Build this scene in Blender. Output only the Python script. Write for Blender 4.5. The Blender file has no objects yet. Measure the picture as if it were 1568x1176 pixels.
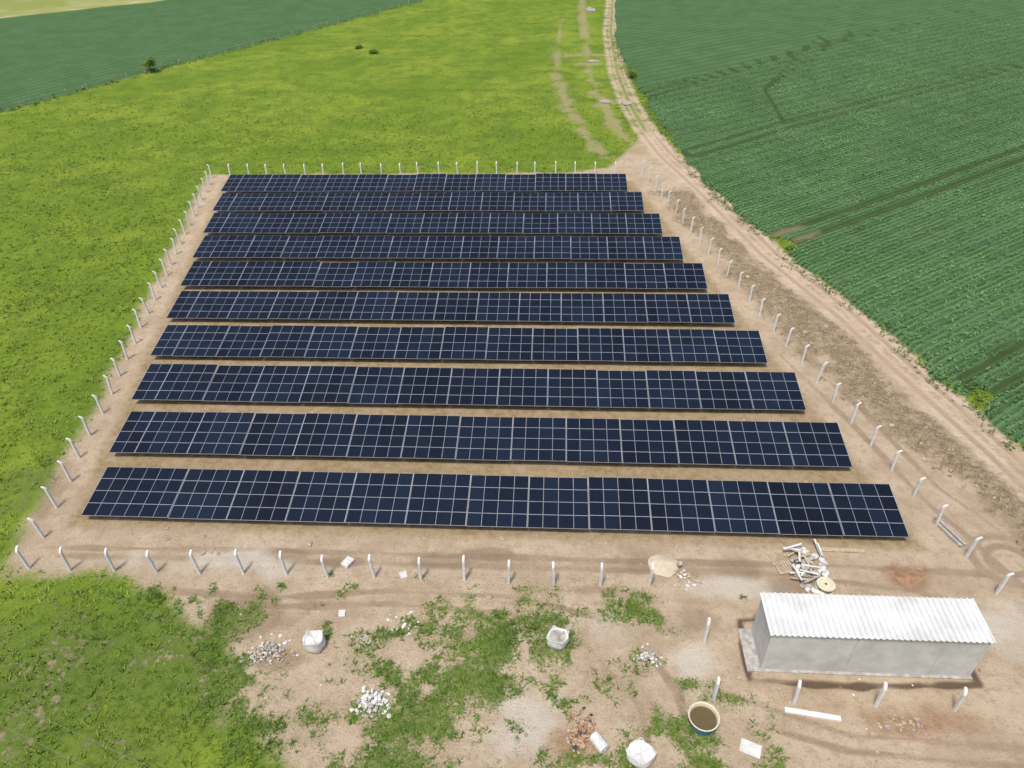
import bpy, math, random, bmesh
import numpy as np
from mathutils import Matrix, Vector
random.seed(7); rng=np.random.default_rng(7)
scene=bpy.context.scene
# ------------------------------------------------------------ camera (drone at 37 m)
H=37.0; FPX=1090.0; TH=math.radians(37.05); AL=math.radians(4.23); RO=math.radians(1.75)
cam=bpy.data.cameras.new("camera"); cam.sensor_width=36; cam.lens=36*FPX/1568; cam.clip_end=6000; cam.clip_start=.5
camo=bpy.data.objects.new("camera",cam); scene.collection.objects.link(camo); scene.camera=camo
M=Matrix.Rotation(AL,4,'Z')@Matrix.Rotation(math.pi/2-TH,4,'X')@Matrix.Rotation(-RO,4,'Z'); M.translation=(0,0,H)
camo.matrix_world=M
def G(u,v,z=0.0):
    """aerial survey plan -> site metres (flat ground homography)"""
    dx,dy=u-784,v-588
    a=dx*math.cos(RO)-dy*math.sin(RO); b=dx*math.sin(RO)+dy*math.cos(RO)
    F=FPX*math.cos(TH)-b*math.sin(TH); D=FPX*math.sin(TH)+b*math.cos(TH)
    k=(H-z)/D; X,Y=a*k,F*k
    return (X*math.cos(AL)-Y*math.sin(AL), X*math.sin(AL)+Y*math.cos(AL))
def GL(l): return [G(*p) for p in l]
# ------------------------------------------------------------ numpy helpers
tab=rng.random((256,256))
def vn(x,y,s=0):
    x=x+s*17.3; y=y+s*31.7
    xi=np.floor(x).astype(int); yi=np.floor(y).astype(int); fx=x-xi; fy=y-yi
    fx=fx*fx*(3-2*fx); fy=fy*fy*(3-2*fy)
    a=tab[xi&255,yi&255]; b=tab[(xi+1)&255,yi&255]; c=tab[xi&255,(yi+1)&255]; d=tab[(xi+1)&255,(yi+1)&255]
    return (a*(1-fx)+b*fx)*(1-fy)+(c*(1-fx)+d*fx)*fy
def fbm(x,y,sc,o=4,s=0):
    t=0;A=1;W=0
    for i in range(o):
        t=t+A*vn(x*sc,y*sc,s+i*3); W+=A; A*=.55; sc*=2.03
    return t/W
def ldist(X,Y,pl,closed=False):
    d=np.full(X.shape,1e9); n=len(pl)
    for i in range(n if closed else n-1):
        ax,ay=pl[i]; bx,by=pl[(i+1)%n]; ux,uy=bx-ax,by-ay; L=ux*ux+uy*uy+1e-9
        t=np.clip(((X-ax)*ux+(Y-ay)*uy)/L,0,1)
        d=np.minimum(d,np.hypot(X-ax-t*ux,Y-ay-t*uy))
    return d
def sdist(X,Y,pl):
    ins=np.zeros(X.shape,bool); n=len(pl)
    for i in range(n):
        ax,ay=pl[i]; bx,by=pl[(i+1)%n]
        if ay==by: continue
        c=((ay>Y)!=(by>Y))&(X<(bx-ax)*(Y-ay)/(by-ay)+ax); ins^=c
    d=ldist(X,Y,pl,True)
    return np.where(ins,d,-d)
# ------------------------------------------------------------ site plan
soy_edge=GL([(938,-60),(942,0),(941,60),(962,110),(988,150),(1002,180),(1040,232),(1070,270),(1100,300),(1140,335),(1172,362),(1196,366),(1212,376),(1206,392),(1240,418),(1290,455),(1350,500),(1420,570),(1480,612),(1500,598),(1520,606),(1505,632),(1520,652),(1568,688),(1700,800)])
SOY=[(soy_edge[0][0]+20,1600)]+soy_edge+[(120,20),(1800,20),(1800,1600)]
lineB=GL([(-300,262),(0,174),(225,112),(430,60),(640,4),(760,-32)])
lineA=GL([(560,-34),(270,0),(0,30),(-300,62)])
CROP2=lineB+lineA
PATH_A=GL([(-300,58),(0,26),(150,10),(280,-4),(560,-38)])
road=GL([(925,-40),(938,0),(935,50),(945,110),(962,155),(985,195),(1018,236),(1085,297),(1130,341),(1175,386),(1230,430),(1300,486),(1380,560),(1450,622),(1520,684),(1568,728),(1700,850)])
SITE=GL([(322,268),(300,300),(262,380),(205,495),(150,610),(95,720),(45,800),(8,860),(14,884),(100,884),(190,893),(250,920),(310,965),(350,1030),(330,1090),(420,1135),(500,1200),(560,1400),(1900,1500),(1900,1000),(1568,700),(1480,622),(1350,504),(1235,416),(1180,372),(1100,304),(1040,236),(1000,190),(975,215),(955,238),(925,256),(880,264),(640,266)])
berm=GL([(1030,300),(1095,360),(1150,420),(1200,465),(1260,520),(1340,600),(1420,670),(1500,740),(1600,820)])
ruts=[GL([(890,-10),(893,40),(903,110),(922,160),(950,205),(985,235)]),GL([(858,30),(852,110),(868,160),(900,210),(925,240)]),GL([(880,98),(945,96)]),GL([(870,85),(940,84)]),GL([(915,155),(960,158)])]
tracks=[GL([(1190,372),(1300,335),(1400,300),(1568,237),(1750,165)]),GL([(1060,238),(1200,195),(1380,148),(1568,100),(1800,40)]),GL([(985,150),(1090,118),(1250,72),(1450,25),(1568,-2)]),
        GL([(1500,592),(1568,552),(1700,480)])]
trackthin=[GL([(1200,190),(1170,140),(1290,60),(1330,0)]),GL([(1170,140),(1250,60),(1290,0)])]
bx0,bx1,by0,by1,bh=11.72,22.98,22.78,25.2,3.42
TRENCH=GL([(1190,945),(1133,950),(1149,1042),(1300,1050),(1500,1048),(1484,1020)])
cc_=G(1545,858)
CIRC=[[(cc_[0]+2.2*math.cos(a/16*6.283),cc_[1]+2.0*math.sin(a/16*6.283)) for a in range(17)],[(cc_[0]+1.3*math.cos(a/16*6.283),cc_[1]+1.15*math.sin(a/16*6.283)) for a in range(14)]]
TY=[GL([(60,838),(400,842),(900,858),(1300,868),(1520,880)]),GL([(90,850),(400,858),(900,872),(1200,880),(1400,905),(1600,960)]),
    GL([(260,905),(420,915),(600,905),(800,915),(960,960),(1040,1060),(1060,1180)]),GL([(380,930),(600,925),(780,940),(900,990),(980,1080),(1000,1180)]),
    GL([(1200,520),(1330,640),(1440,750),(1500,790),(1580,850)]),GL([(1180,530),(1310,655),(1420,770),(1480,820),(1600,930)]),GL([(1100,1060),(1300,1125),(1600,1150)]),GL([(1120,1100),(1300,1150),(1600,1180)])]+CIRC
def ells(X,Y,L):
    r=np.zeros(X.shape)-1
    for (u,v,ru,rv,s) in L:
        cx,cy=G(u,v); ex=abs(G(u+ru,v)[0]-cx); ey=abs(G(u,v-rv)[1]-cy)
        q=np.hypot((X-cx)/ex,(Y-cy)/ey); r=np.maximum(r,(1-q)*s)
    return np.clip(r,-1,1)
WEED=[(750,985,130,80,.8),(870,930,90,24,.5),(985,935,45,26,.6),(740,1050,130,50,.75),(650,1115,120,75,.8),(610,1165,90,50,.8),(690,1030,80,50,.7),(600,1020,80,45,.3),(480,1095,90,40,.6),(420,1105,70,30,.6),(400,1155,110,40,.8),(300,1060,100,65,.8),(250,1000,130,70,.7),(220,920,100,24,.5),(340,945,100,30,.3),(860,1000,50,38,.4),(1048,1045,22,10,.8),(955,1060,55,24,.35),(790,1100,50,28,.4),(900,1165,90,18,.5),(1090,1174,100,12,.5),(1035,1130,60,24,.12),(975,1010,40,16,.3),(820,900,160,14,.22),(560,985,70,25,.25),(520,1030,70,22,.25)]
WET=[(680,862,60,16,1),(745,850,50,14,.9),(440,848,50,12,.8),(375,945,90,50,.8),(1130,872,50,24,.7),(430,1010,60,20,.9),(520,860,50,12,.7),(905,905,60,14,.5),(980,865,60,30,.4),(1060,940,60,34,.4),(70,760,40,60,.3),(1210,905,60,30,.5)]
RED=[(1390,880,52,26,1),(1420,1110,110,30,.6),(880,1140,50,40,.6),(900,1000,60,60,.3)]
PALE=[(1058,1012,50,36,.9),(1125,892,90,30,.6),(820,1110,90,60,.6),(920,965,90,40,.4),(1530,960,80,60,.4),(340,860,200,26,.4),(960,810,200,10,.3)]
PATCHY=[(120,1060,330,170,1),(60,740,60,60,.5),(20,740,40,40,.7)]
Y0=32.21; DY=6.48; X0=23.19; DX=-1.54; PW=1.035; NC=54
ARR=[(X0-NC*PW-1,Y0-.5),(X0+1,Y0-.5),(X0+9*DX+1,Y0+9*DY+5),(X0+9*DX-NC*PW-.5,Y0+9*DY+5)]
ra=np.array(tracks[0][0]); rb=np.array(tracks[0][3]); rd=(rb-ra)/np.linalg.norm(rb-ra); rn=np.array([-rd[1],rd[0]])
la=np.array(lineB[1]); lb=np.array(lineB[3]); ld=(lb-la)/np.linalg.norm(lb-la); ln_=np.array([-ld[1],ld[0]])
def masks(X,Y):
    m={}
    wob=(fbm(X,Y,.25,3,1)-.5)*2.2
    m['soil']=np.clip(sdist(X,Y,SITE)+wob*.9,-8,8)
    m['crop']=np.clip(sdist(X,Y,SOY)+(fbm(X,Y,.35,4,2)-.5)*2.0,-8,8)
    m['crop2']=np.clip(sdist(X,Y,CROP2),-8,8)
    m['road']=np.clip(ldist(X,Y,road),0,10)
    r=np.full(X.shape,9.)
    for q in ruts: r=np.minimum(r,ldist(X,Y,q))
    m['rut']=np.clip(r+(fbm(X,Y,.35,3,3)-.42)*5,0,9)
    t=np.full(X.shape,9.)
    for q in tracks: t=np.minimum(t,np.abs(ldist(X,Y,q)-1.25))
    for q in trackthin: t=np.minimum(t,ldist(X,Y,q)+.15)
    m['track']=np.clip(t+(fbm(X,Y,.6,3,33)-.5)*.5,0,9)
    m['tend']=np.clip(ldist(X,Y,[tracks[0][0],tuple(ra+rd*5)])-1.2+(fbm(X,Y,.5,3,35)-.5)*2,-2,9)
    m['patha']=np.clip(ldist(X,Y,PATH_A)+(fbm(X,Y,.1,2)-.5)*2,0,9)
    fl=np.array(lineA[2]); fm=np.array(lineA[1]); dd=(fm-fl)/np.linalg.norm(fm-fl); nn=np.array([-dd[1],dd[0]])
    m['farfield']=np.clip((X-fl[0])*nn[0]+(Y-fl[1])*nn[1],-8,8)
    m['berm']=np.clip(2.6-ldist(X,Y,berm)+(fbm(X,Y,.3,4,5)-.5)*4.5,-3,3)
    n=(fbm(X,Y,.55,5,6)-.5); n2=fbm(X,Y,1.5,4,8)-.5
    m['weed']=ells(X,Y,WEED)+n*1.7+n2*1.1
    m['wet']=ells(X,Y,WET)+n*.7
    m['red']=ells(X,Y,RED)+n*.7
    m['pale']=ells(X,Y,PALE)+(fbm(X,Y,.6,4,9)-.5)*.8
    m['patchy']=ells(X,Y,PATCHY)+n*.6
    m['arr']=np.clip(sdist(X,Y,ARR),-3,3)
    t=np.full(X.shape,9.)
    for q in TY: t=np.minimum(t,ldist(X,Y,q))
    t=t+(fbm(X,Y,.3,2,44)-.5)*.5
    for q in CIRC: t=np.minimum(t,ldist(X,Y,q)-.08)
    m['tyre']=np.clip(t,-1,5)
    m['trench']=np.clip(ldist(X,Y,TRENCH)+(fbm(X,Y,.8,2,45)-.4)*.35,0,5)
    m['rowu']=np.where(m['crop']>-2,X*rn[0]+Y*rn[1],X*ln_[0]+Y*ln_[1])
    return m
def height(X,Y,m):
    z=(fbm(X,Y,.15,3,11)-.5)*.10*np.clip(m['soil'],0,1)
    z=z+np.clip(m['berm'],0,1.2)*(.12+.5*(fbm(X,Y,1.1,3,12)-.35))
    rr=m['road']; z=z-.07*np.exp(-((rr-.85)/.3)**2)
    c=np.clip(m['crop']*2,0,1); z=z+c*(.38*(1-.6*np.exp(-(m['track']/.4)**2)))
    z=z+np.clip(m['crop2'],0,1)*.35-.14*np.exp(-(m['trench']/.2)**2)
    return z
# ------------------------------------------------------------ materials
class N:
    def __init__(s,name):
        s.m=bpy.data.materials.new(name); s.m.use_nodes=True; s.t=s.m.node_tree; s.b=s.t.nodes["Principled BSDF"]
        s.pos=s.t.nodes.new('ShaderNodeNewGeometry').outputs['Position']
    def put(s,inp,v):
        if isinstance(v,bpy.types.NodeSocket): s.t.links.new(v,inp)
        else:
            if isinstance(v,tuple) and len(v)==3 and inp.type=='RGBA': v=v+(1,)
            inp.default_value=v
    def noise(s,sc,det=4,ro=.6,vec=None,dist=0):
        n=s.t.nodes.new('ShaderNodeTexNoise'); n.inputs['Scale'].default_value=sc; n.inputs['Detail'].default_value=det
        n.inputs['Roughness'].default_value=ro; n.inputs['Distortion'].default_value=dist
        s.t.links.new(vec or s.pos,n.inputs['Vector']); return n.outputs['Fac']
    def mr(s,v,a,b,c=0.,d=1.):
        n=s.t.nodes.new('ShaderNodeMapRange'); n.interpolation_type='SMOOTHSTEP' if a<b else 'LINEAR'
        s.put(n.inputs[0],v); n.inputs[1].default_value=a;n.inputs[2].default_value=b;n.inputs[3].default_value=c;n.inputs[4].default_value=d
        return n.outputs[0]
    def mix(s,f,a,b,bt='MIX'):
        n=s.t.nodes.new('ShaderNodeMix'); n.data_type='RGBA'; n.blend_type=bt
        s.put(n.inputs[0],f); s.put(n.inputs[6],a); s.put(n.inputs[7],b); return n.outputs[2]
    def ma(s,op,a,b=0.,c=0.):
        n=s.t.nodes.new('ShaderNodeMath'); n.operation=op; s.put(n.inputs[0],a); s.put(n.inputs[1],b); s.put(n.inputs[2],c); return n.outputs[0]
    def mul(s,a,b): return s.ma('MULTIPLY',a,b)
    def inv(s,a): return s.ma('SUBTRACT',1.,a)
    def at(s,name):
        n=s.t.nodes.new('ShaderNodeAttribute'); n.attribute_name=name; return n.outputs['Fac']
    def fin(s,col,rough=.9,bump=None,st=.3,dist=.05,metal=0.,spec=.25):
        s.put(s.b.inputs['Base Color'],col); s.put(s.b.inputs['Roughness'],rough); s.b.inputs['Metallic'].default_value=metal
        s.b.inputs['Specular IOR Level'].default_value=spec
        if bump is not None:
            n=s.t.nodes.new('ShaderNodeBump'); n.inputs['Strength'].default_value=st; n.inputs['Distance'].default_value=dist
            s.t.links.new(bump,n.inputs['Height']); s.t.links.new(n.outputs[0],s.b.inputs['Normal'])
        return s.m
def ground_mat():
    s=N("ground")
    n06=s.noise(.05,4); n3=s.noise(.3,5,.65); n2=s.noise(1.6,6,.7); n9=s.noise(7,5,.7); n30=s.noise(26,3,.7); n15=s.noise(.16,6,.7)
    sx=s.t.nodes.new('ShaderNodeSeparateXYZ'); s.t.links.new(s.pos,sx.inputs[0]); yy=sx.outputs[1]
    p=s.mix(s.mr(n06,.38,.62),(.165,.255,.024),(.245,.320,.036))
    p=s.mix(s.mul(s.mr(n15,.44,.62),.7),p,(.115,.195,.022))
    p=s.mix(s.mul(s.mr(n3,.45,.66),.65),p,(.10,.17,.02))
    p=s.mix(s.mul(s.mr(n2,.5,.64),.6),p,(.065,.12,.016))
    p=s.mix(s.mul(s.mr(n9,.5,.7),.4),p,(.05,.095,.014))
    p=s.mix(s.mul(s.mr(n9,.5,.3),.35),p,(.34,.38,.08))
    pt=s.mr(s.at('patchy'),0,.5); p=s.mix(s.mul(pt,.6),p,s.mix(s.mr(n2,.4,.6),(.14,.20,.045),(.065,.115,.02)))
    p=s.mix(s.mul(s.mul(pt,s.mr(n3,.48,.62)),s.mr(n2,.48,.6,0,.75)),p,(.42,.33,.21))
    ff=s.mix(s.mr(n06,.4,.6),(.26,.30,.08),(.36,.36,.14))
    p=s.mix(s.mr(s.at('farfield'),0,2),p,ff)
    p=s.mix(s.inv(s.mr(s.at('patha'),1.2,2.2)),p,(.52,.45,.32))
    so=s.mix(s.mr(n3,.35,.65),(.455,.350,.235),(.57,.455,.32))
    so=s.mix(s.mul(s.mr(n2,.45,.7),.6),so,(.35,.25,.155))
    so=s.mix(s.mul(s.mr(n9,.5,.72),.5),so,(.28,.20,.125))
    so=s.mix(s.mul(s.mr(n30,.52,.7),.35),so,(.66,.56,.43))
    ty=s.mul(s.inv(s.mr(s.at('tyre'),.06,.3)),s.mr(n3,.35,.6,.25,.7)); so=s.mix(ty,so,(.27,.19,.12))
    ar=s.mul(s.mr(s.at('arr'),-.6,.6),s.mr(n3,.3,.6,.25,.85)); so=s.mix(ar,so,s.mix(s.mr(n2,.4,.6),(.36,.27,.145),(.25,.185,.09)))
    so=s.mix(s.mul(s.mr(s.at('pale'),0,.5),.6),so,(.66,.61,.52))
    so=s.mix(s.mul(s.mr(s.at('wet'),0,.35),.55),so,(.25,.175,.11))
    so=s.mix(s.mul(s.mr(s.at('red'),0,.5),.65),so,s.mix(s.mr(n2,.4,.6),(.37,.21,.115),(.25,.14,.075)))
    be=s.mul(s.mr(s.at('berm'),-.2,1.2),s.mr(n2,.3,.6,.35,1.)); so=s.mix(be,so,s.mix(s.mr(n9,.4,.6),(.17,.125,.075),(.34,.265,.16)))
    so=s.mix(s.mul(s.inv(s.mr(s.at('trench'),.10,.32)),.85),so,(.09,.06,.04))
    r=s.at('road'); rdm=s.inv(s.mr(s.ma('ADD',r,s.mul(s.ma('SUBTRACT',n2,.5),2.0)),1.5,2.3))
    rc=s.mix(s.mr(n3,.4,.6),(.52,.40,.28),(.62,.49,.36))
    rut=s.inv(s.mr(s.ma('ABSOLUTE',s.ma('SUBTRACT',r,.85)),.12,.42)); rc=s.mix(s.mul(rut,s.mr(n3,.35,.6,.25,.7)),rc,(.36,.25,.155))
    cen=s.inv(s.mr(r,.1,.5)); rc=s.mix(s.mul(s.mul(cen,s.mr(n2,.4,.6)),.6),rc,(.32,.24,.13))
    wc=s.mix(s.mr(n2,.4,.6),(.09,.155,.022),(.14,.21,.032)); wc=s.mix(s.mr(n9,.5,.7),wc,(.05,.10,.015))
    wm=s.mr(s.ma('ADD',s.at('weed'),s.mul(s.ma('SUBTRACT',n9,.5),2.2)),.0,.6,0,.85)
    so=s.mix(wm,so,wc)
    sm=s.mr(s.ma('ADD',s.at('soil'),s.mul(s.ma('SUBTRACT',n9,.5),3.4)),-.5,.6)
    c=s.mix(sm,p,so)
    ru=s.inv(s.mr(s.ma('ADD',s.at('rut'),s.mul(s.ma('SUBTRACT',n2,.5),3.5)),.0,2.)); c=s.mix(s.mul(ru,.7),c,(.38,.31,.17))
    farr=s.mr(yy,100,125); gm=s.mul(farr,s.ma('MAXIMUM',s.mul(s.inv(s.mr(r,.1,.7)),.75),s.mul(s.mr(n3,.46,.58),.7)))
    c=s.mix(s.mul(rdm,s.inv(gm)),c,rc)
    u=s.ma('ADD',s.at('rowu'),s.mul(s.noise(.5,2),.35)); w=s.ma('SINE',s.mul(u,2*math.pi/.62)); wl=s.ma('SINE',s.mul(u,2*math.pi/2.48))
    cc=s.mix(s.mr(w,-.6,.8),(.046,.100,.036),(.115,.225,.082))
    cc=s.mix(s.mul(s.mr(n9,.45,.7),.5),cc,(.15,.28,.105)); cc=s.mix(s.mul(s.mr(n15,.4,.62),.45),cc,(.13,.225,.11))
    cc=s.mix(s.mul(s.mr(wl,.1,1),.38),cc,(.042,.095,.035))
    tr=s.inv(s.mr(s.at('track'),.3,.75)); cc=s.mix(s.mul(tr,.75),cc,(.055,.085,.03))
    te=s.mul(s.inv(s.mr(s.at('tend'),-.4,1.)),s.mul(tr,.8)); cc=s.mix(te,cc,(.30,.225,.14))
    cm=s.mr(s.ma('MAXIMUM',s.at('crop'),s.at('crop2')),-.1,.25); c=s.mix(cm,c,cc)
    bump=s.ma('ADD',s.mul(n2,.6),s.ma('ADD',s.mul(n9,.45),s.mul(n30,.12)))
    bump=s.ma('ADD',bump,s.mul(s.mul(w,cm),.35))
    return s.fin(c,.95,bump,.8,.35,0,.1)
def simple(name,c1,c2,sc=3,rough=.8,metal=0.,spec=.3,bump=.2,dirt=None):
    s=N(name); a=s.noise(sc,5,.65); c=s.mix(s.mr(a,.35,.65),c1,c2)
    if dirt: c=s.mix(s.mul(s.mr(s.noise(sc*.35,5,.7),.48,.68),.6),c,dirt)
    return s.fin(c,rough,s.noise(sc*6,4),bump,.02,metal,spec)
def leafmat(name,a,b,c):
    s=N(name); t=s.at('tint'); col=s.mix(s.mr(t,0,.55),a,b); col=s.mix(s.mr(t,.55,1.),col,c)
    return s.fin(col,.6,None,spec=.25)
M_ground=ground_mat()
M_conc=simple("concrete",(.53,.53,.49),(.63,.625,.58),1.2,.85,dirt=(.42,.41,.37))
M_post=simple("concrete_post",(.68,.67,.64),(.80,.79,.76),3,.85)
M_alu=simple("aluminium",(.50,.52,.54),(.62,.63,.65),8,.4,.6,.5,.02)
M_steel=simple("galvanised_steel",(.30,.31,.32),(.40,.41,.42),6,.5,.6,.4,.05)
M_roof=simple("roof_metal",(.64,.65,.63),(.76,.76,.74),.8,.5,.1,.4,.05,dirt=(.57,.55,.50))
M_white=simple("white_plastic",(.60,.60,.57),(.76,.76,.73),3,.6,dirt=(.5,.45,.36))
M_wood=simple("weathered_wood",(.42,.33,.21),(.56,.46,.32),5,.85,dirt=(.3,.24,.16))
M_red=simple("red_rubble",(.34,.17,.09),(.45,.27,.16),4,.9)
M_earth=simple("brown_earth",(.24,.14,.08),(.38,.23,.13),2,.95)
M_dark=simple("dark_rubbish",(.03,.03,.03),(.12,.10,.09),4,.7)
M_grey=simple("grey_rubble",(.30,.28,.25),(.50,.47,.42),3,.9)
M_sand=simple("pale_sand",(.54,.45,.32),(.62,.53,.39),3,.95)
M_blue=simple("blue_plastic",(.05,.16,.30),(.10,.24,.38),4,.5)
M_cream=simple("cream_fibreglass",(.62,.56,.38),(.72,.66,.48),4,.5)
M_stone=simple("stones",(.32,.24,.16),(.52,.42,.31),3,.95)
M_soy=leafmat("soy_leaves",(.058,.125,.042),(.125,.240,.080),(.22,.38,.125))
M_grass=leafmat("grass_blades",(.085,.15,.016),(.175,.255,.026),(.32,.39,.06))
M_weed=leafmat("weed_blades",(.06,.115,.016),(.115,.19,.028),(.21,.285,.06))
M_bark=simple("bark",(.10,.07,.045),(.18,.13,.09),6,.9)
s=N("pond_water"); M_water=s.fin(s.mix(s.noise(3),(.10,.075,.03),(.15,.115,.05)),.08,None,spec=.5)
s=N("muddy_water"); M_mud=s.fin(s.mix(s.noise(1),(.42,.34,.24),(.50,.42,.31)),.15,None,spec=.5)
s=N("solar_glass"); uv=s.t.nodes.new('ShaderNodeUVMap').outputs[0]; sep=s.t.nodes.new('ShaderNodeSeparateXYZ'); s.t.links.new(uv,sep.inputs[0])
def lines(v,k,w):
    f=s.ma('FRACT',s.mul(v,float(k))); e=s.ma('MINIMUM',f,s.ma('SUBTRACT',1.,f)); return s.ma('LESS_THAN',e,w)
cell=s.ma('MAXIMUM',lines(sep.outputs[0],6,.022),lines(sep.outputs[1],24,.03))
mid=s.ma('LESS_THAN',s.ma('ABSOLUTE',s.ma('SUBTRACT',sep.outputs[1],.5)),.0058)
t=s.at('tint'); col=s.mix(t,(.003,.005,.012),(.008,.016,.034))
col=s.mix(s.mul(cell,.15),col,(.20,.23,.28)); col=s.mix(mid,col,(.55,.58,.61))
M_glass=s.fin(col,s.mr(s.noise(.7,3),.3,.7,.05,.14),None,spec=.27)
# ------------------------------------------------------------ mesh helpers
def mesh_np(name,V,F,mats,attrs=None,smooth=False,parent=None,fm=None):
    me=bpy.data.meshes.new(name); V=np.asarray(V,np.float32); F=np.asarray(F,np.int32); k=F.shape[1]
    me.vertices.add(len(V)); me.vertices.foreach_set('co',V.ravel()); me.loops.add(F.size); me.loops.foreach_set('vertex_index',F.ravel())
    me.polygons.add(len(F)); me.polygons.foreach_set('loop_start',np.arange(0,F.size,k,dtype=np.int32)); me.polygons.foreach_set('loop_total',np.full(len(F),k,np.int32))
    for m in mats: me.materials.append(m)
    if fm is not None: me.polygons.foreach_set('material_index',np.asarray(fm,np.int32))
    me.polygons.foreach_set('use_smooth',np.full(len(F),smooth,bool))
    if attrs:
        for kx,v in attrs.items():
            a=me.attributes.new(kx,'FLOAT','POINT'); a.data.foreach_set('value',np.asarray(v,np.float32))
    me.update(); me.validate()
    o=bpy.data.objects.new(name,me); scene.collection.objects.link(o)
    if parent: o.parent=parent
    return o
class B:
    def __init__(s): s.v=[];s.f=[];s.m=[]
    def add(s,vs,fs,m=0):
        n=len(s.v); s.v+=[tuple(v) for v in vs]; s.f+=[tuple(i+n for i in f) for f in fs]; s.m+=[m]*len(fs)
    def box(s,c,d,m=0,R=None):
        x,y,z=d[0]/2,d[1]/2,d[2]/2
        vs=[Vector((a*x,b*y,e*z)) for e in(-1,1) for b in(-1,1) for a in(-1,1)]
        if R is not None: vs=[R@v for v in vs]
        s.add([v+Vector(c) for v in vs],[(0,2,3,1),(4,5,7,6),(0,1,5,4),(1,3,7,5),(3,2,6,7),(2,0,4,6)],m)
    def loft(s,rings,m=0,cap=True):
        n=len(rings[0]); vs=[p for r in rings for p in r]; fs=[]
        for i in range(len(rings)-1):
            for j in range(n): fs.append((i*n+j,i*n+(j+1)%n,(i+1)*n+(j+1)%n,(i+1)*n+j))
        if cap: fs.append(tuple(range(n))[::-1]); fs.append(tuple((len(rings)-1)*n+j for j in range(n)))
        s.add(vs,fs,m)
    def cyl(s,a,b,r0,r1=None,m=0,n=16,cap=True):
        a=Vector(a);b=Vector(b); r1=r0 if r1 is None else r1; d=(b-a).normalized(); u=d.orthogonal().normalized(); w=d.cross(u)
        s.loft([[c+u*math.cos(2*math.pi*k/n)*r+w*math.sin(2*math.pi*k/n)*r for k in range(n)] for c,r in((a,r0),(b,r1))],m,cap)
    def obj(s,name,mats,parent=None,smooth=False,bevel=0):
        me=bpy.data.meshes.new(name); me.from_pydata(s.v,[],s.f)
        for m in mats: me.materials.append(m)
        me.polygons.foreach_set('material_index',s.m); me.polygons.foreach_set('use_smooth',[smooth]*len(s.f)); me.update()
        o=bpy.data.objects.new(name,me); scene.collection.objects.link(o)
        if parent: o.parent=parent
        if bevel:
            b=o.modifiers.new('bevel','BEVEL'); b.width=bevel; b.segments=2
        return o
def empty(name):
    o=bpy.data.objects.new(name,None); scene.collection.objects.link(o); return o
# ------------------------------------------------------------ ground sheet
def axis(lo,f0,f1,hi,fine,mid0,mid1,mid):
    a=list(np.arange(f0,f1,fine)); x=f1
    while x<mid1: a.append(x); x+=mid
    st=mid
    while x<hi: a.append(x); st*=1.1; x+=st
    a.append(hi); x=f0-mid; pre=[]
    while x>mid0: pre.append(x); x-=mid
    st=mid
    while x>lo: pre.append(x); st*=1.12; x-=st
    pre.append(lo); return np.array(pre[::-1]+a)
xs=axis(-1800,-40,46,1800,.2,-90,110,.5); ys=axis(-300,13,42,1800,.2,8,130,.4)
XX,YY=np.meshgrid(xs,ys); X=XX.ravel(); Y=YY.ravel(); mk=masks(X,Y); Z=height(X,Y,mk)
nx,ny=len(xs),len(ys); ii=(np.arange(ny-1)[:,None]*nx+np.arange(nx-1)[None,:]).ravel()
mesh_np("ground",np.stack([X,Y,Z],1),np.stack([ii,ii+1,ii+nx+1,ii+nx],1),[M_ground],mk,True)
# ------------------------------------------------------------ scatter
def leaves(name,P,K,size,zlo,zhi,spread,mat,scale=None,tint=None):
    n=len(P); sc=np.ones(n) if scale is None else scale
    c=np.repeat(P,K,0); s_=np.repeat(sc,K); m=len(c)
    off=rng.normal(0,1,(m,2))*spread*s_[:,None]; c=c.copy(); c[:,:2]+=off; c[:,2]+=rng.uniform(zlo,zhi,m)*s_
    az=rng.uniform(0,2*np.pi,m); ti=rng.uniform(-.7,.9,m); L=size*rng.uniform(.6,1.4,m)*s_; W=L*.62
    d=np.stack([np.cos(az)*np.cos(ti),np.sin(az)*np.cos(ti),np.sin(ti)],1); sd=np.stack([-np.sin(az),np.cos(az),rng.uniform(-.5,.5,m)],1)
    V=np.stack([c-d*L[:,None]*.5,c+sd*W[:,None]*.5,c+d*L[:,None]*.5,c-sd*W[:,None]*.5],1).reshape(-1,3)
    F=np.arange(m*4).reshape(-1,4); tt=np.repeat(rng.random(n) if tint is None else tint,K)*.5+rng.random(m)*.5
    return mesh_np(name,V,F,[mat],{'tint':np.repeat(tt,4)})
def blades(name,P,K,size,mat,scale=None,up=.7,tint=None,w=.10):
    n=len(P); sc=np.ones(n) if scale is None else scale
    c=np.repeat(P,K,0); s_=np.repeat(sc,K); m=len(c)
    az=rng.uniform(0,2*np.pi,m); el=rng.uniform(up-.45,up+.45,m); L=size*rng.uniform(.6,1.3,m)*s_
    c=c.copy(); c[:,:2]+=rng.normal(0,size*.25,(m,2))*s_[:,None]
    d=np.stack([np.cos(az)*np.cos(el),np.sin(az)*np.cos(el),np.sin(el)],1); sd=np.stack([-np.sin(az),np.cos(az),0*az],1)*(L*w)[:,None]
    V=np.stack([c-sd,c+sd,c+d*L[:,None]],1).reshape(-1,3)
    tt=np.repeat(rng.random(n) if tint is None else tint,K)*.6+rng.random(m)*.4
    return mesh_np(name,V,np.arange(m*3).reshape(-1,3),[mat],{'tint':np.repeat(tt,3)})
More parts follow.
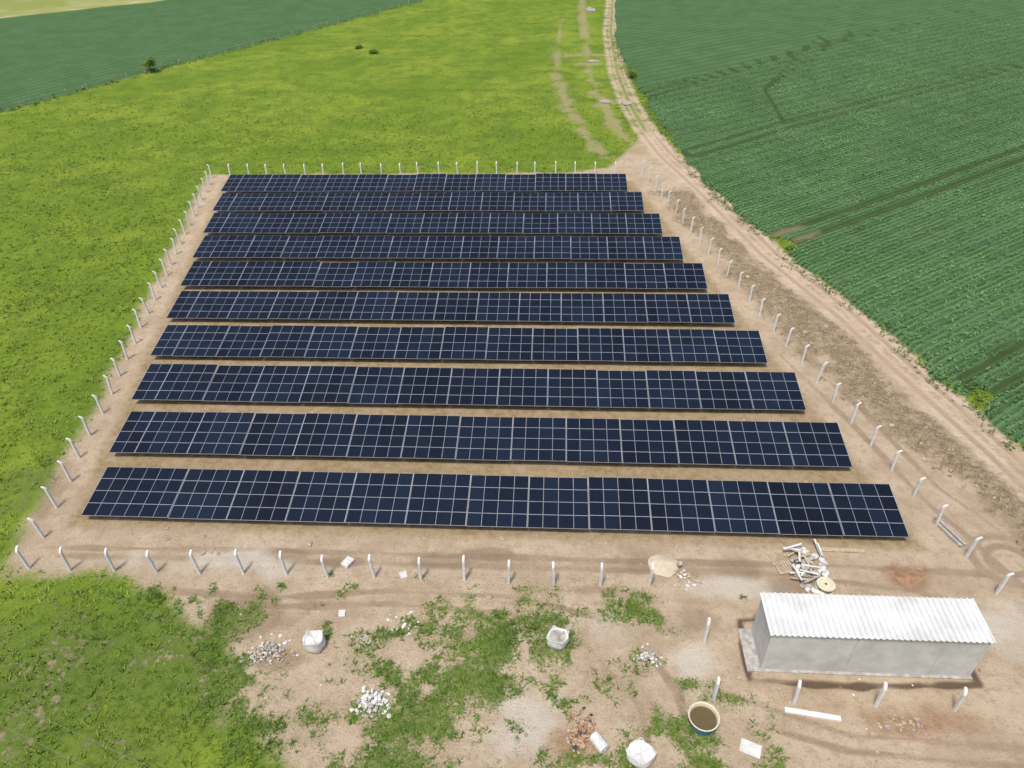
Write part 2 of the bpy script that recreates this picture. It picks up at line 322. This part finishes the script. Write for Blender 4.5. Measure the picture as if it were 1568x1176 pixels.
def infr(X,Y,pad=1.08):
    a=math.cos(AL)*X+math.sin(AL)*Y; f=-math.sin(AL)*X+math.cos(AL)*Y
    dep=f*math.cos(TH)+H*math.sin(TH); up=-(f*math.sin(TH)-H*math.cos(TH))
    return (np.abs(a/dep)<784/FPX*pad+.03)&(up/dep<588/FPX*pad+.04)
t=np.arange(-20,330,.32); r=np.arange(-240,60,.62)
T,R_=np.meshgrid(t,r); RR=np.repeat(np.arange(len(r))%4,len(t)); T=T.ravel()+rng.normal(0,.08,T.size); R_=R_.ravel()+rng.normal(0,.03,R_.size)
PX=ra[0]+rd[0]*T+rn[0]*R_; PY=ra[1]+rd[1]*T+rn[1]*R_
keep=rng.random(len(PX))<np.clip(1.25-(PY-95)/110,0,1)*np.where(RR==0,.62,1)
ok=(PY<200)&(PY>20)&(PX>5)&infr(PX,PY)&keep; PX=PX[ok];PY=PY[ok]
mm=masks(PX,PY); ok=(mm['crop']>.1)&(mm['track']>.4+rng.random(len(PX))*.3)&((mm['tend']>0)|(mm['track']>.9))&((fbm(PX,PY,.4,3,50)>.22)); PX=PX[ok];PY=PY[ok]
leaves("soybean_crop",np.stack([PX,PY,np.full(len(PX),.22)],1),7,.17,.0,.42,.09,M_soy,rng.uniform(.8,1.3,len(PX)),np.clip((fbm(PX,PY,.12,4)-.5)*2.+.5,0,1))
def rand_in(n,x0,x1,y0,y1):
    X=rng.uniform(x0,x1,n);Y=rng.uniform(y0,y1,n); k=infr(X,Y); return X[k],Y[k]
PX,PY=rand_in(300000,-120,70,12,150); mm=masks(PX,PY)
dens=np.clip(1.15-PY/130,0,1)*np.clip(.35+2.2*(fbm(PX,PY,.5,4,21)-.37),.05,1)
ok=(mm['soil']<.5-rng.random(len(PX))**1.5*2.2)&(mm['crop']<-.3)&(mm['road']>2.1)&(mm['rut']>1.0)&(rng.random(len(PX))<dens); PX=PX[ok];PY=PY[ok]
blades("pasture_grass",np.stack([PX,PY,0*PX],1),6,.28,M_grass,rng.uniform(.4,1.3,len(PX)),.75,np.clip((fbm(PX,PY,.2,4,22)-.5)*1.8+.5,0,1)*np.where(mm['patchy'][ok]>.2,.6,1),.13)
PX,PY=rand_in(170000,-45,60,12,45); mm=masks(PX,PY)
ok=(mm['soil']>-1.5)&(mm['weed']>.05+rng.random(len(PX))**1.5*.9)&(mm['road']>2.3)&(rng.random(len(PX))<.7); ok&=~((PX>10.8)&(PX<24)&(PY>22)&(PY<26)); PX=PX[ok];PY=PY[ok]
blades("weeds",np.stack([PX,PY,0*PX],1),6,.22,M_weed,rng.uniform(.4,1.5,len(PX)),.6,np.clip((fbm(PX,PY,.4,3,23)-.5)*2+.5,0,1),.15)
PX,PY=rand_in(60000,5,75,25,105); mm=masks(PX,PY); ok=(mm['berm']>0)&(mm['soil']>0)&(fbm(PX,PY,.5,4,61)>.5)&(mm['road']>2.2)&(rng.random(len(PX))<.5); PX=PX[ok];PY=PY[ok]
M_dry=leafmat("dry_grass",(.14,.13,.05),(.27,.23,.11),(.42,.36,.20))
blades("dry_grass",np.stack([PX,PY,0*PX+.08],1),6,.22,M_dry,rng.uniform(.4,1.3,len(PX)),.6,None,.12)
e=np.array(soy_edge[2:-1]); pts=[]
for a,b in zip(e[:-1],e[1:]):
    L=np.linalg.norm(b-a); k=int(L*7); tt=rng.random(k)[:,None]; pts.append(a+(b-a)*tt+rng.normal(0,.6,(k,2)))
pts=np.concatenate(pts); leaves("verge_plants",np.stack([pts[:,0],pts[:,1],0*pts[:,0]],1),8,.20,0,.35,.16,M_weed,rng.uniform(.4,1.4,len(pts)))
bm=bmesh.new(); bmesh.ops.create_icosphere(bm,subdivisions=1,radius=1); IV=np.array([v.co[:] for v in bm.verts]); IF=np.array([[v.index for v in f.verts] for f in bm.faces]); bm.free()
def chunks(P,S,flat=.6,jit=.25):
    n=len(P); k=len(IV); V=IV[None]*(1+rng.uniform(-jit,jit,(n,k,1)))*rng.uniform(.6,1.4,(n,1,3)); V[:,:,2]*=flat
    a=rng.uniform(0,6.28,n); ca,sa=np.cos(a)[:,None],np.sin(a)[:,None]; x=V[:,:,0]*ca-V[:,:,1]*sa; y=V[:,:,0]*sa+V[:,:,1]*ca
    V=np.stack([x,y,V[:,:,2]],2)*S[:,None,None]+P[:,None,:]
    F=(IF[None]+(np.arange(n)*k)[:,None,None]).reshape(-1,3); return V.reshape(-1,3),F
PX,PY=rand_in(26000,-35,75,13,95); mm=masks(PX,PY)
ok=(mm['soil']>0)&(mm['crop']<-.3)&((mm['berm']>0)|(rng.random(len(PX))<.2))&((mm['arr']<0)|(rng.random(len(PX))<.2)); PX=PX[ok];PY=PY[ok]; zz=height(PX,PY,{k:v[ok] for k,v in mm.items()})
S=rng.gamma(1.4,.032,len(PX))+.015; V,F=chunks(np.stack([PX,PY,zz+S*.2],1),S); mesh_np("stones",V,F,[M_stone])
# ------------------------------------------------------------ solar rows
tilt=math.radians(10)
for i in range(10):
    nc=54; pw=(55.9-.11*i)/54
    root=empty("solar_panel_row"); x1=X0+i*DX; x0=x1-nc*pw; y0=Y0+i*DY
    f0=6 if i==0 else 2
    groups=[(0,f0)]+[(f0+4*k,f0+4*k+4) for k in range((nc-f0)//4)]
    fr=B(); gv=[];gf=[];gu=[];gt=[]; sup=B()
    for (g0,g1) in groups:
        dz=random.uniform(-.03,.03); dt=random.uniform(-.012,.012); c2,s2=math.cos(tilt+dt),math.sin(tilt+dt); gtint=random.random()
        if i==0 and g0==0: dz+=.06
        def P(x,s_,h): return (x,y0+s_*c2-h*s2,.60+dz+s_*s2+h*c2)
        for c in range(g0,g1):
            for k in range(2):
                xa=x0+c*pw+.005; xb=x0+(c+1)*pw-.005; sa=k*2.10; sb=sa+2.085
                if c==g0: xa+=.012
                if c==g1-1: xb-=.012
                vs=[P(x,s_,h) for h in(-.035,0) for s_ in(sa,sb) for x in(xa,xb)]
                fr.add(vs,[(0,2,3,1),(4,5,7,6),(0,1,5,4),(1,3,7,5),(3,2,6,7),(2,0,4,6)],0)
                ia=.013 if c>g0 else .03; ib=.013 if c<g1-1 else .03
                n=len(gv); gv+=[P(xa+ia,sa+.016,.004),P(xb-ib,sa+.016,.004),P(xb-ib,sb-.016,.004),P(xa+ia,sb-.016,.004)]
                gf.append((n,n+1,n+2,n+3)); gu+=[(0,0),(1,0),(1,1),(0,1)]; gt+=[.6*random.random()+.4*gtint]*4
        for xm in (x0+g0*pw+.7,x0+g1*pw-.7):
            a=Vector(P(xm,.15,-.13)); b=Vector(P(xm,4.0,-.13)); sup.cyl(a,b,.05,m=0,n=6)
            for s_ in(.9,3.3):
                q=P(xm,s_,-.15); sup.box((q[0],q[1],(q[2]-.1)/2),(.09,.09,q[2]+.1),0)
        for s_ in(.45,1.6,2.55,3.7):
            a=P(x0+g0*pw+.03,s_,-.062); b=P(x0+g1*pw-.03,s_,-.062); sup.cyl(a,b,.024,m=0,n=4)
    fr.obj("panel_frames",[M_alu],root)
    o=mesh_np("panel_glass",gv,gf,[M_glass],{'tint':gt},parent=root); ul=o.data.uv_layers.new(name="UVMap"); ul.data.foreach_set('uv',np.array(gu,np.float32).ravel())
    sup.obj("support_structure",[M_steel],root)
# ------------------------------------------------------------ fence
fence=empty("concrete_post_fence")
def post(x,y,ox,oy,h=1.72):
    b=B(); lx,ly=random.gauss(0,.035),random.gauss(0,.035); w=.082; h*=random.uniform(.95,1.05)
    n=math.hypot(ox,oy) or 1; ox/=n; oy/=n
    secs=[((x,y,-.15),w),((x+lx*h,y+ly*h,h),w*.95),((x+lx*h+ox*.05,y+ly*h+oy*.05,h+.12),w*.9),((x+lx*h+ox*.20,y+ly*h+oy*.20,h+.27),w*.8)]
    b.loft([[Vector(c)+Vector((a*r,e*r,0)) for a,e in((-1,-1),(1,-1),(1,1),(-1,1))] for c,r in secs]); b.obj("post",[M_post],fence,bevel=.012)
def run(a,b,n,out,skip=()):
    for k in range(n+1):
        if k in skip: continue
        t=k/n; post(a[0]+(b[0]-a[0])*t+random.gauss(0,.06),a[1]+(b[1]-a[1])*t+random.gauss(0,.06),*out)
FL,FR=G(45,870),G(991,897); BL,BR=G(325,273),G(940,269)
run(FL,FR,14,(0,1)); run(FL,BL,26,(-1,0),(0,)); run(BL,BR,21,(0,1),(0,))
R0,R1=G(1522,908),G(983,268); run(R0,R1,26,(1,0))
for p in [(1078,983),(1092,1072),(1215,1078),(1340,1082),(1462,1087)]: post(*G(*p),.3,1)
wb=B()
for h in (.5,1.0,1.5):
    for a,b in((FL,FR),(FL,BL),(BL,BR),(R0,R1)): wb.cyl((a[0],a[1],h),(b[0],b[1],h),.002,m=0,n=3)
wb.obj("wire",[M_steel],fence)
ff=empty("field_fence"); b=B()
for a,c in zip(lineB[:-1],lineB[1:]):
    L=math.dist(a,c); n=int(L/4)
    for k in range(n):
        t=k/n; x=a[0]+(c[0]-a[0])*t; y=a[1]+(c[1]-a[1])*t-.6
        b.cyl((x,y,-.1),(x+random.gauss(0,.05),y,1.3),.09,.08,0,6)
    for h in(.6,1.,1.25): b.cyl((a[0],a[1]-.6,h),(c[0],c[1]-.6,h),.006,m=0,n=3)
b.obj("posts_and_wire",[M_wood],ff)
pts=[]
for a,c in zip(lineB[:-1],lineB[1:]):
    a=np.array(a);c=np.array(c);L=np.linalg.norm(c-a);k=int(L*3); pts.append(a+(c-a)*rng.random(k)[:,None]+rng.normal(0,.7,(k,2)))
pts=np.concatenate(pts); leaves("hedge_plants",np.stack([pts[:,0],pts[:,1],0*pts[:,0]],1),6,.35,0,.6,.25,M_weed,rng.uniform(.3,1.3,len(pts)))
# ------------------------------------------------------------ equipment building
bd=empty("concrete_equipment_building")
b=B(); b.box(((bx0-.75+bx1+.1)/2,(by0+by1)/2,.0),(bx1-bx0+.85,by1-by0+.3,.18)); b.obj("foundation_slab",[M_grey],bd,bevel=.03)
b=B(); T=.15
b.box(((bx0+bx1)/2,by0+T/2,bh/2+.03),(bx1-bx0,T,bh-.06)); b.box(((bx0+bx1)/2,by1-T/2,bh/2+.03),(bx1-bx0,T,bh-.06))
b.box((bx0+T/2,(by0+by1)/2,bh/2+.03),(T-.004,by1-by0-2*T-.004,bh-.06))
b.box((bx1-T/2,(by0+by1)/2,bh/2+.03),(T-.004,by1-by0-2*T-.004,bh-.06))
b.obj("walls",[M_conc],bd,bevel=.015)
b=B()
for k in (2,4): b.box((bx0+(bx1-bx0)*k/5,by0-.002,bh/2),(.014,.008,bh-.3),0)
for k in range(6): b.cyl((bx0+.9+k*1.95,by0-.004,1.9+.1*(k%2)),(bx0+.9+k*1.95,by0+.02,1.9+.1*(k%2)),.03,m=0,n=8)
b.obj("joints",[M_grey],bd)
b=B(); b.box((bx1+.02,(by0+by1)/2,1.2),(.05,1.0,2.1)); b.obj("door",[M_steel],bd,bevel=.01)
nr_=38; vs=[];fs=[]; rx0,rx1,ry0,ry1=bx0-.12,bx1+.12,by0-.12,by1+.12; L=rx1-rx0; per=L/nr_; prof=[]
for k in range(nr_):
    x=rx0+k*per; prof+=[(x,0),(x+per*.5,0),(x+per*.62,.075),(x+per*.88,.075)]
prof.append((rx1,0))
for x,z in prof: vs+=[(x,ry0,bh+z),(x,ry1,bh+.09+z),(x,ry0,bh+z-.012),(x,ry1,bh+.09+z-.012)]
for k in range(len(prof)-1):
    a=4*k; c=a+4; fs+=[(a,c,c+1,a+1),(a+2,a+3,c+3,c+2),(a,a+2,c+2,c),(a+1,c+1,c+3,a+3)]
b=B(); b.add(vs,fs); b.obj("corrugated_roof",[M_roof],bd)
b=B(); b.box(((bx0+bx1)/2,ry0+.08,bh-.045),(L-.1,.06,.06)); b.box(((bx0+bx1)/2,ry1-.08,bh+.03),(L-.1,.06,.06)); b.obj("eaves",[M_steel],bd)
# ------------------------------------------------------------ site clutter
def sack_mesh(b,c,s,m=0):
    n=14; rings=[]; ph=random.random()*6
    for i in range(9):
        t=i/8; el=-math.pi/2+math.pi*t; r=max(.05,abs(math.cos(el))**.45); z=math.copysign(abs(math.sin(el))**.7,math.sin(el)); ring=[]
        for k in range(n):
            a=2*math.pi*k/n; q=(abs(math.cos(a))**3+abs(math.sin(a))**3)**(-1/3)
            w=1+.07*math.sin(3*a+ph+t*4)+.05*math.sin(7*a-ph)+random.uniform(-.03,.03)
            ring.append(Vector((math.cos(a)*q*r*w*s[0]/2,math.sin(a)*q*r*w*s[1]/2,(z*.5+.5)*s[2]*(1+.05*math.sin(5*a+ph)))))
        rings.append(ring)
    R=Matrix.Rotation(ph,3,'Z'); b.loft([[R@p+Vector(c) for p in r] for r in rings],m)
def bulk_bag(px,size=(1.15,1.1,.85),fill=None,name="bulk_bag"):
    x,y=G(*px); root=empty(name); b=B(); n=20; rings=[]; ph=random.random()*6
    for r,z in((.80,0),(1,.12),(1.06,.45),(1.02,.8),(.95,1),(1.0,1.08),(.88,1.05),(.80,.9),(.3,.86),(.02,.88)):
        rings.append([Vector((x+math.cos(a)*r*size[0]/2*(1+.08*math.sin(2*a+ph)+.06*math.sin(5*a+z*3)+random.uniform(-.03,.03)),y+math.sin(a)*r*size[1]/2*(1+.06*math.sin(4*a+ph)),z*size[2]*(1+.1*math.sin(3*a+ph)))) for a in [2*math.pi*k/n for k in range(n)]])
    b.loft(rings[:8],0,False); b.loft(rings[7:],1,False); b.obj("bag",[M_white,fill or M_white],root,True)
    b=B()
    for k in range(4):
        a=ph+k*math.pi/2; pts=[Vector((x+math.cos(a+d)*size[0]*(.48+o),y+math.sin(a+d)*size[1]*(.48+o),size[2]*h)) for d,h,o in((-.25,.95,0),(-.15,1.08,.05),(0,1.12,.1),(.15,1.06,.06),(.25,.95,0))]
        for p,q in zip(pts[:-1],pts[1:]): b.cyl(p,q,.025,m=0,n=6)
    b.obj("lifting_loops",[M_white],root)
def pile(name,px,rx,ry,n,s,mat,h=.3,flat=.6):
    x,y=G(*px); q=rng.normal(0,.45,(n,2)); d=np.hypot(q[:,0],q[:,1]); P=np.stack([x+q[:,0]*rx,y+q[:,1]*ry,np.clip(h*(1-d),0,None)*rng.random(n)+s*.3],1)
    V,F=chunks(P,s*rng.uniform(.5,1.4,n),flat,.3); return mesh_np(name,V,F,mat,fm=np.repeat(rng.integers(0,len(mat),n),len(IF)))
bulk_bag((484,990)); bulk_bag((854,984),(1.2,1.1,.7),M_grey); bulk_bag((980,1160),(1.3,1.2,.6))
pile("rubble_pile",(413,1000),1.4,.9,130,.09,[M_grey,M_grey,M_white,M_stone],.35)
pile("rubble_pile",(570,1076),1.0,.7,150,.09,[M_white,M_white,M_grey],.35)
pile("rubble_pile",(994,1006),.7,.7,70,.10,[M_grey,M_grey,M_white,M_stone],.35)
pile("rubble_pile",(890,1118),.9,1.5,140,.10,[M_red,M_stone,M_red,M_dark,M_wood],.4)
pile("scrap_litter",(620,958),1.0,.8,22,.08,[M_white],.05,.2)
pile("scrap_litter",(560,985),1.8,1.0,18,.06,[M_white,M_grey],.03,.2)
pile("scrap_litter",(1048,885),1.0,.9,50,.09,[M_grey,M_white,M_wood],.2,.3)
pile("scrap_litter",(1385,1108),1.6,.7,40,.08,[M_grey,M_wood],.1)
pile("scrap_litter",(1270,950),6,6,30,.05,[M_white,M_wood],.0,.2)
pile("scrap_litter",(700,1000),14,5,50,.04,[M_white,M_grey],.0,.2)
def mound(name,px,rx,ry,h,mat):
    x,y=G(*px); b=B(); rings=[]; n=28
    for i in range(9):
        t=i/8; rings.append([Vector((x+math.cos(a)*rx*(1-t)*(1+.12*math.sin(3*a+1)+random.uniform(-.04,.04)),y+math.sin(a)*ry*(1-t)*(1+.1*math.sin(4*a)),-.05+h*(1-(1-t)**1.6)*random.uniform(.93,1.05))) for a in [2*math.pi*k/n for k in range(n)]])
    b.loft(rings); b.obj(name,[mat],None,True)
mound("sand_mound",(1015,866),1.1,.95,.38,M_sand); mound("earth_mound",(1390,884),1.0,.6,.2,M_earth)
x,y=G(1040,868); root=empty("bucket"); b=B(); n=20
def rb_(r,z): return [Vector((x+r*math.cos(2*math.pi*k/n),y+r*math.sin(2*math.pi*k/n),z)) for k in range(n)]
b.loft([rb_(.13,0),rb_(.17,.34),rb_(.185,.345),rb_(.185,.36),rb_(.16,.36),rb_(.125,.03)],0,True); b.obj("shell",[M_grey],root,True)
b=B(); pr=None
for k in range(9):
    a=math.pi*k/8; p=Vector((x+.18*math.cos(a),y-.12*math.sin(a),.35+.1*math.sin(a)))
    if pr is not None: b.cyl(pr,p,.008,m=0,n=5)
    pr=p
b.obj("handle",[M_steel],root)
b=B(); cx,cy=G(1238,872)
for k in range(44):
    a=random.uniform(0,6.28); r=random.random()**.5; hh=(1-r)*.6
    sack_mesh(b,(cx+math.cos(a)*r*1.15,cy+math.sin(a)*r*1.9,hh*random.random()),(random.uniform(.35,.75),random.uniform(.25,.45),random.uniform(.12,.2)),random.choice([0,1,1]))
for k in range(22):
    a=random.uniform(-.6,.6)+random.choice([1.2,.1]); c=Vector((cx+random.uniform(-1.,1.),cy+random.uniform(-1.6,1.6),random.uniform(.15,.6)))
    b.box(c,(random.uniform(.7,1.4),.12,.03),random.choice([2,0,1]),Matrix.Rotation(a,3,'Z')@Matrix.Rotation(random.uniform(-.2,.2),3,'Y'))
b.obj("building_material_pile",[M_white,M_grey,M_wood],None,False)
def plank(name,p,q,w,h,mat,z=.0,n=1,gap=0.02):
    a=Vector((*G(*p),z)); c=Vector((*G(*q),z)); d=(c-a); L=d.length; ang=math.atan2(d.y,d.x); R=Matrix.Rotation(ang,3,'Z'); b=B()
    for k in range(n):
        off=R@Vector((0,(k-(n-1)/2)*(w+gap),0)); b.box((a+c)/2+off+Vector((0,0,h/2)),(L*random.uniform(.95,1),w,h),0,R)
    return b.obj(name,[mat],bevel=.01)
plank("wooden_plank",(1255,842),(1325,845),.3,.1,M_wood)
plank("concrete_beam",(1432,797),(1475,838),.2,.18,M_grey,n=2,gap=.12)
plank("concrete_beam",(1201,1088),(1287,1102),.28,.14,M_post)
plank("white_board",(1133,1140),(1165,1153),.7,.07,M_white)
def pallet(name,px,sx,sy,ang,mat,layers=1):
    x,y=G(*px); R=Matrix.Rotation(ang,3,'Z'); b=B()
    for l in range(layers):
        z=l*.14
        for k in(-1,0,1): b.box(Vector((x,y,z+.05))+R@Vector((0,k*sy*.44,0)),(sx,.09,.09),0,R)
        n=7
        for k in range(n): b.box(Vector((x,y,z+.107))+R@Vector(((k-(n-1)/2)*sx/n,0,0)),(sx/n*.78,sy,.022),0,R)
    b.obj(name,[mat],bevel=.004)
pallet("wooden_pallet",(1196,862),1.1,1.8,.25,M_wood); pallet("stacked_slabs",(533,863),.55,.7,-.5,M_post,2); pallet("stacked_slabs",(618,881),.45,.45,.4,M_post,1); pallet("stacked_slabs",(524,940),.4,.4,.1,M_post,1)
x,y=G(1262,902); b=B(); b.cyl((x,y,0),(x,y,.06),.55,m=0,n=28); b.cyl((x,y,.06),(x,y,.45),.28,m=0,n=20,cap=False); b.cyl((x,y,.45),(x,y,.5),.55,m=0,n=28); b.cyl((x,y,.5),(x,y,.515),.08,m=1,n=12); b.obj("cable_drum",[M_cream,M_dark],bevel=.008)
x,y=G(1075,1108); root=empty("water_tank"); b=B(); n=36
def rg(r,z): return [Vector((x+r*math.cos(2*math.pi*k/n),y+r*math.sin(2*math.pi*k/n),z)) for k in range(n)]
b.loft([rg(.66,0),rg(.70,.3),rg(.76,.72)],0,False); b.loft([rg(.76,.72),rg(.81,.725),rg(.81,.76),rg(.75,.765),rg(.71,.66),rg(.655,.35)],1,False); b.obj("shell",[M_blue,M_cream],root,True)
b=B(); b.add(rg(.68,.5),[tuple(range(n))]); b.obj("water",[M_water],root)
x,y=G(917,1142); b=B(); d=Vector((.35,-.45,0)).normalized(); c=Vector((x,y,.33))
for t0,t1,r0,r1 in((-.45,-.42,.28,.30),(-.42,-.15,.30,.30),(-.15,-.12,.325,.325),(-.12,.12,.30,.30),(.12,.15,.325,.325),(.15,.42,.30,.30),(.42,.45,.30,.28)): b.cyl(c+d*t0,c+d*t1,r0,r1,0,20)
b.cyl(c+d*.45,c+d*.48,.05,m=0,n=8); b.obj("plastic_drum",[M_white])
for px,rx,ry in (((904,15),1.3,3.2),((926,156),1.1,1.0),((960,158),.8,1.4),((943,30),.8,2.6),((908,94),1.3,1.0)):
    x,y=G(*px); n=26; ph=random.random()*6; b=B()
    b.add([(x+math.cos(a)*rx*(1+.25*math.sin(2*a+ph)+.12*math.sin(5*a)),y+math.sin(a)*ry*(1+.2*math.sin(3*a+ph)),.10) for a in [2*math.pi*k/n for k in range(n)]],[tuple(range(n))]); b.obj("puddle",[M_mud])
def shrub(px,h,w,name="small_tree"):
    x,y=G(*px); root=empty(name); b=B(); b.cyl((x,y,-.05),(x+.05,y,h*.5),.08*h/2,.04*h/2,0,8)
    cs=[]
    for k in range(7):
        a=random.uniform(0,6.28); r=random.uniform(.2,.42)*w; e=Vector((x+math.cos(a)*r,y+math.sin(a)*r,h*random.uniform(.5,.95))); b.cyl((x+.03,y,h*.3),e,.035,.012,0,5); cs.append(e)
    b.obj("trunk",[M_bark],root); P=np.concatenate([np.array(e)+rng.normal(0,w*.13,(60,3))*np.array([1,1,.8]) for e in cs]); o=leaves("foliage",P,5,.17*max(1,w/2),-.1,.1,.08,M_grass); o.parent=root
shrub((232,110),2.8,2.8); shrub((968,120),1.3,2.,"shrub"); shrub((572,82),.6,1.8,"shrub"); shrub((548,74),.5,1.8,"shrub")
b=B()
for a,c in (((-120,1010),(420,1260)),((-120,1050),(380,1290)),((-120,1105),(300,1300))):
    A=Vector((*G(*a,9),9)); C=Vector((*G(*c,9),9)); n=12; pr=None
    for k in range(n+1):
        t=k/n; p=A.lerp(C,t)-Vector((0,0,.25*4*t*(1-t)))
        if pr is not None: b.cyl(pr,p,.005,m=0,n=4)
        pr=p
b.obj("overhead_power_line",[M_steel])
# ------------------------------------------------------------ light
w=bpy.data.worlds.new("World"); scene.world=w; w.use_nodes=True; nt=w.node_tree; sky=nt.nodes.new('ShaderNodeTexSky'); sky.sky_type='NISHITA'; sky.sun_disc=False
el=math.radians(70); az=math.radians(205)
sky.sun_elevation=el; sky.sun_rotation=az; sky.dust_density=3; sky.ozone_density=.5; sky.air_density=.8
nt.links.new(sky.outputs[0],nt.nodes['Background'].inputs[0]); nt.nodes['Background'].inputs[1].default_value=.15
sl=bpy.data.lights.new("sun",'SUN'); sl.energy=2.9; sl.angle=math.radians(7); sl.color=(1,.96,.89); so=bpy.data.objects.new("sun",sl); scene.collection.objects.link(so)
sd=Vector((math.sin(az)*math.cos(el),math.cos(az)*math.cos(el),math.sin(el))); so.rotation_euler=sd.to_track_quat('Z','Y').to_euler()
scene.view_settings.view_transform='Standard'; scene.view_settings.look='None'; scene.view_settings.exposure=0
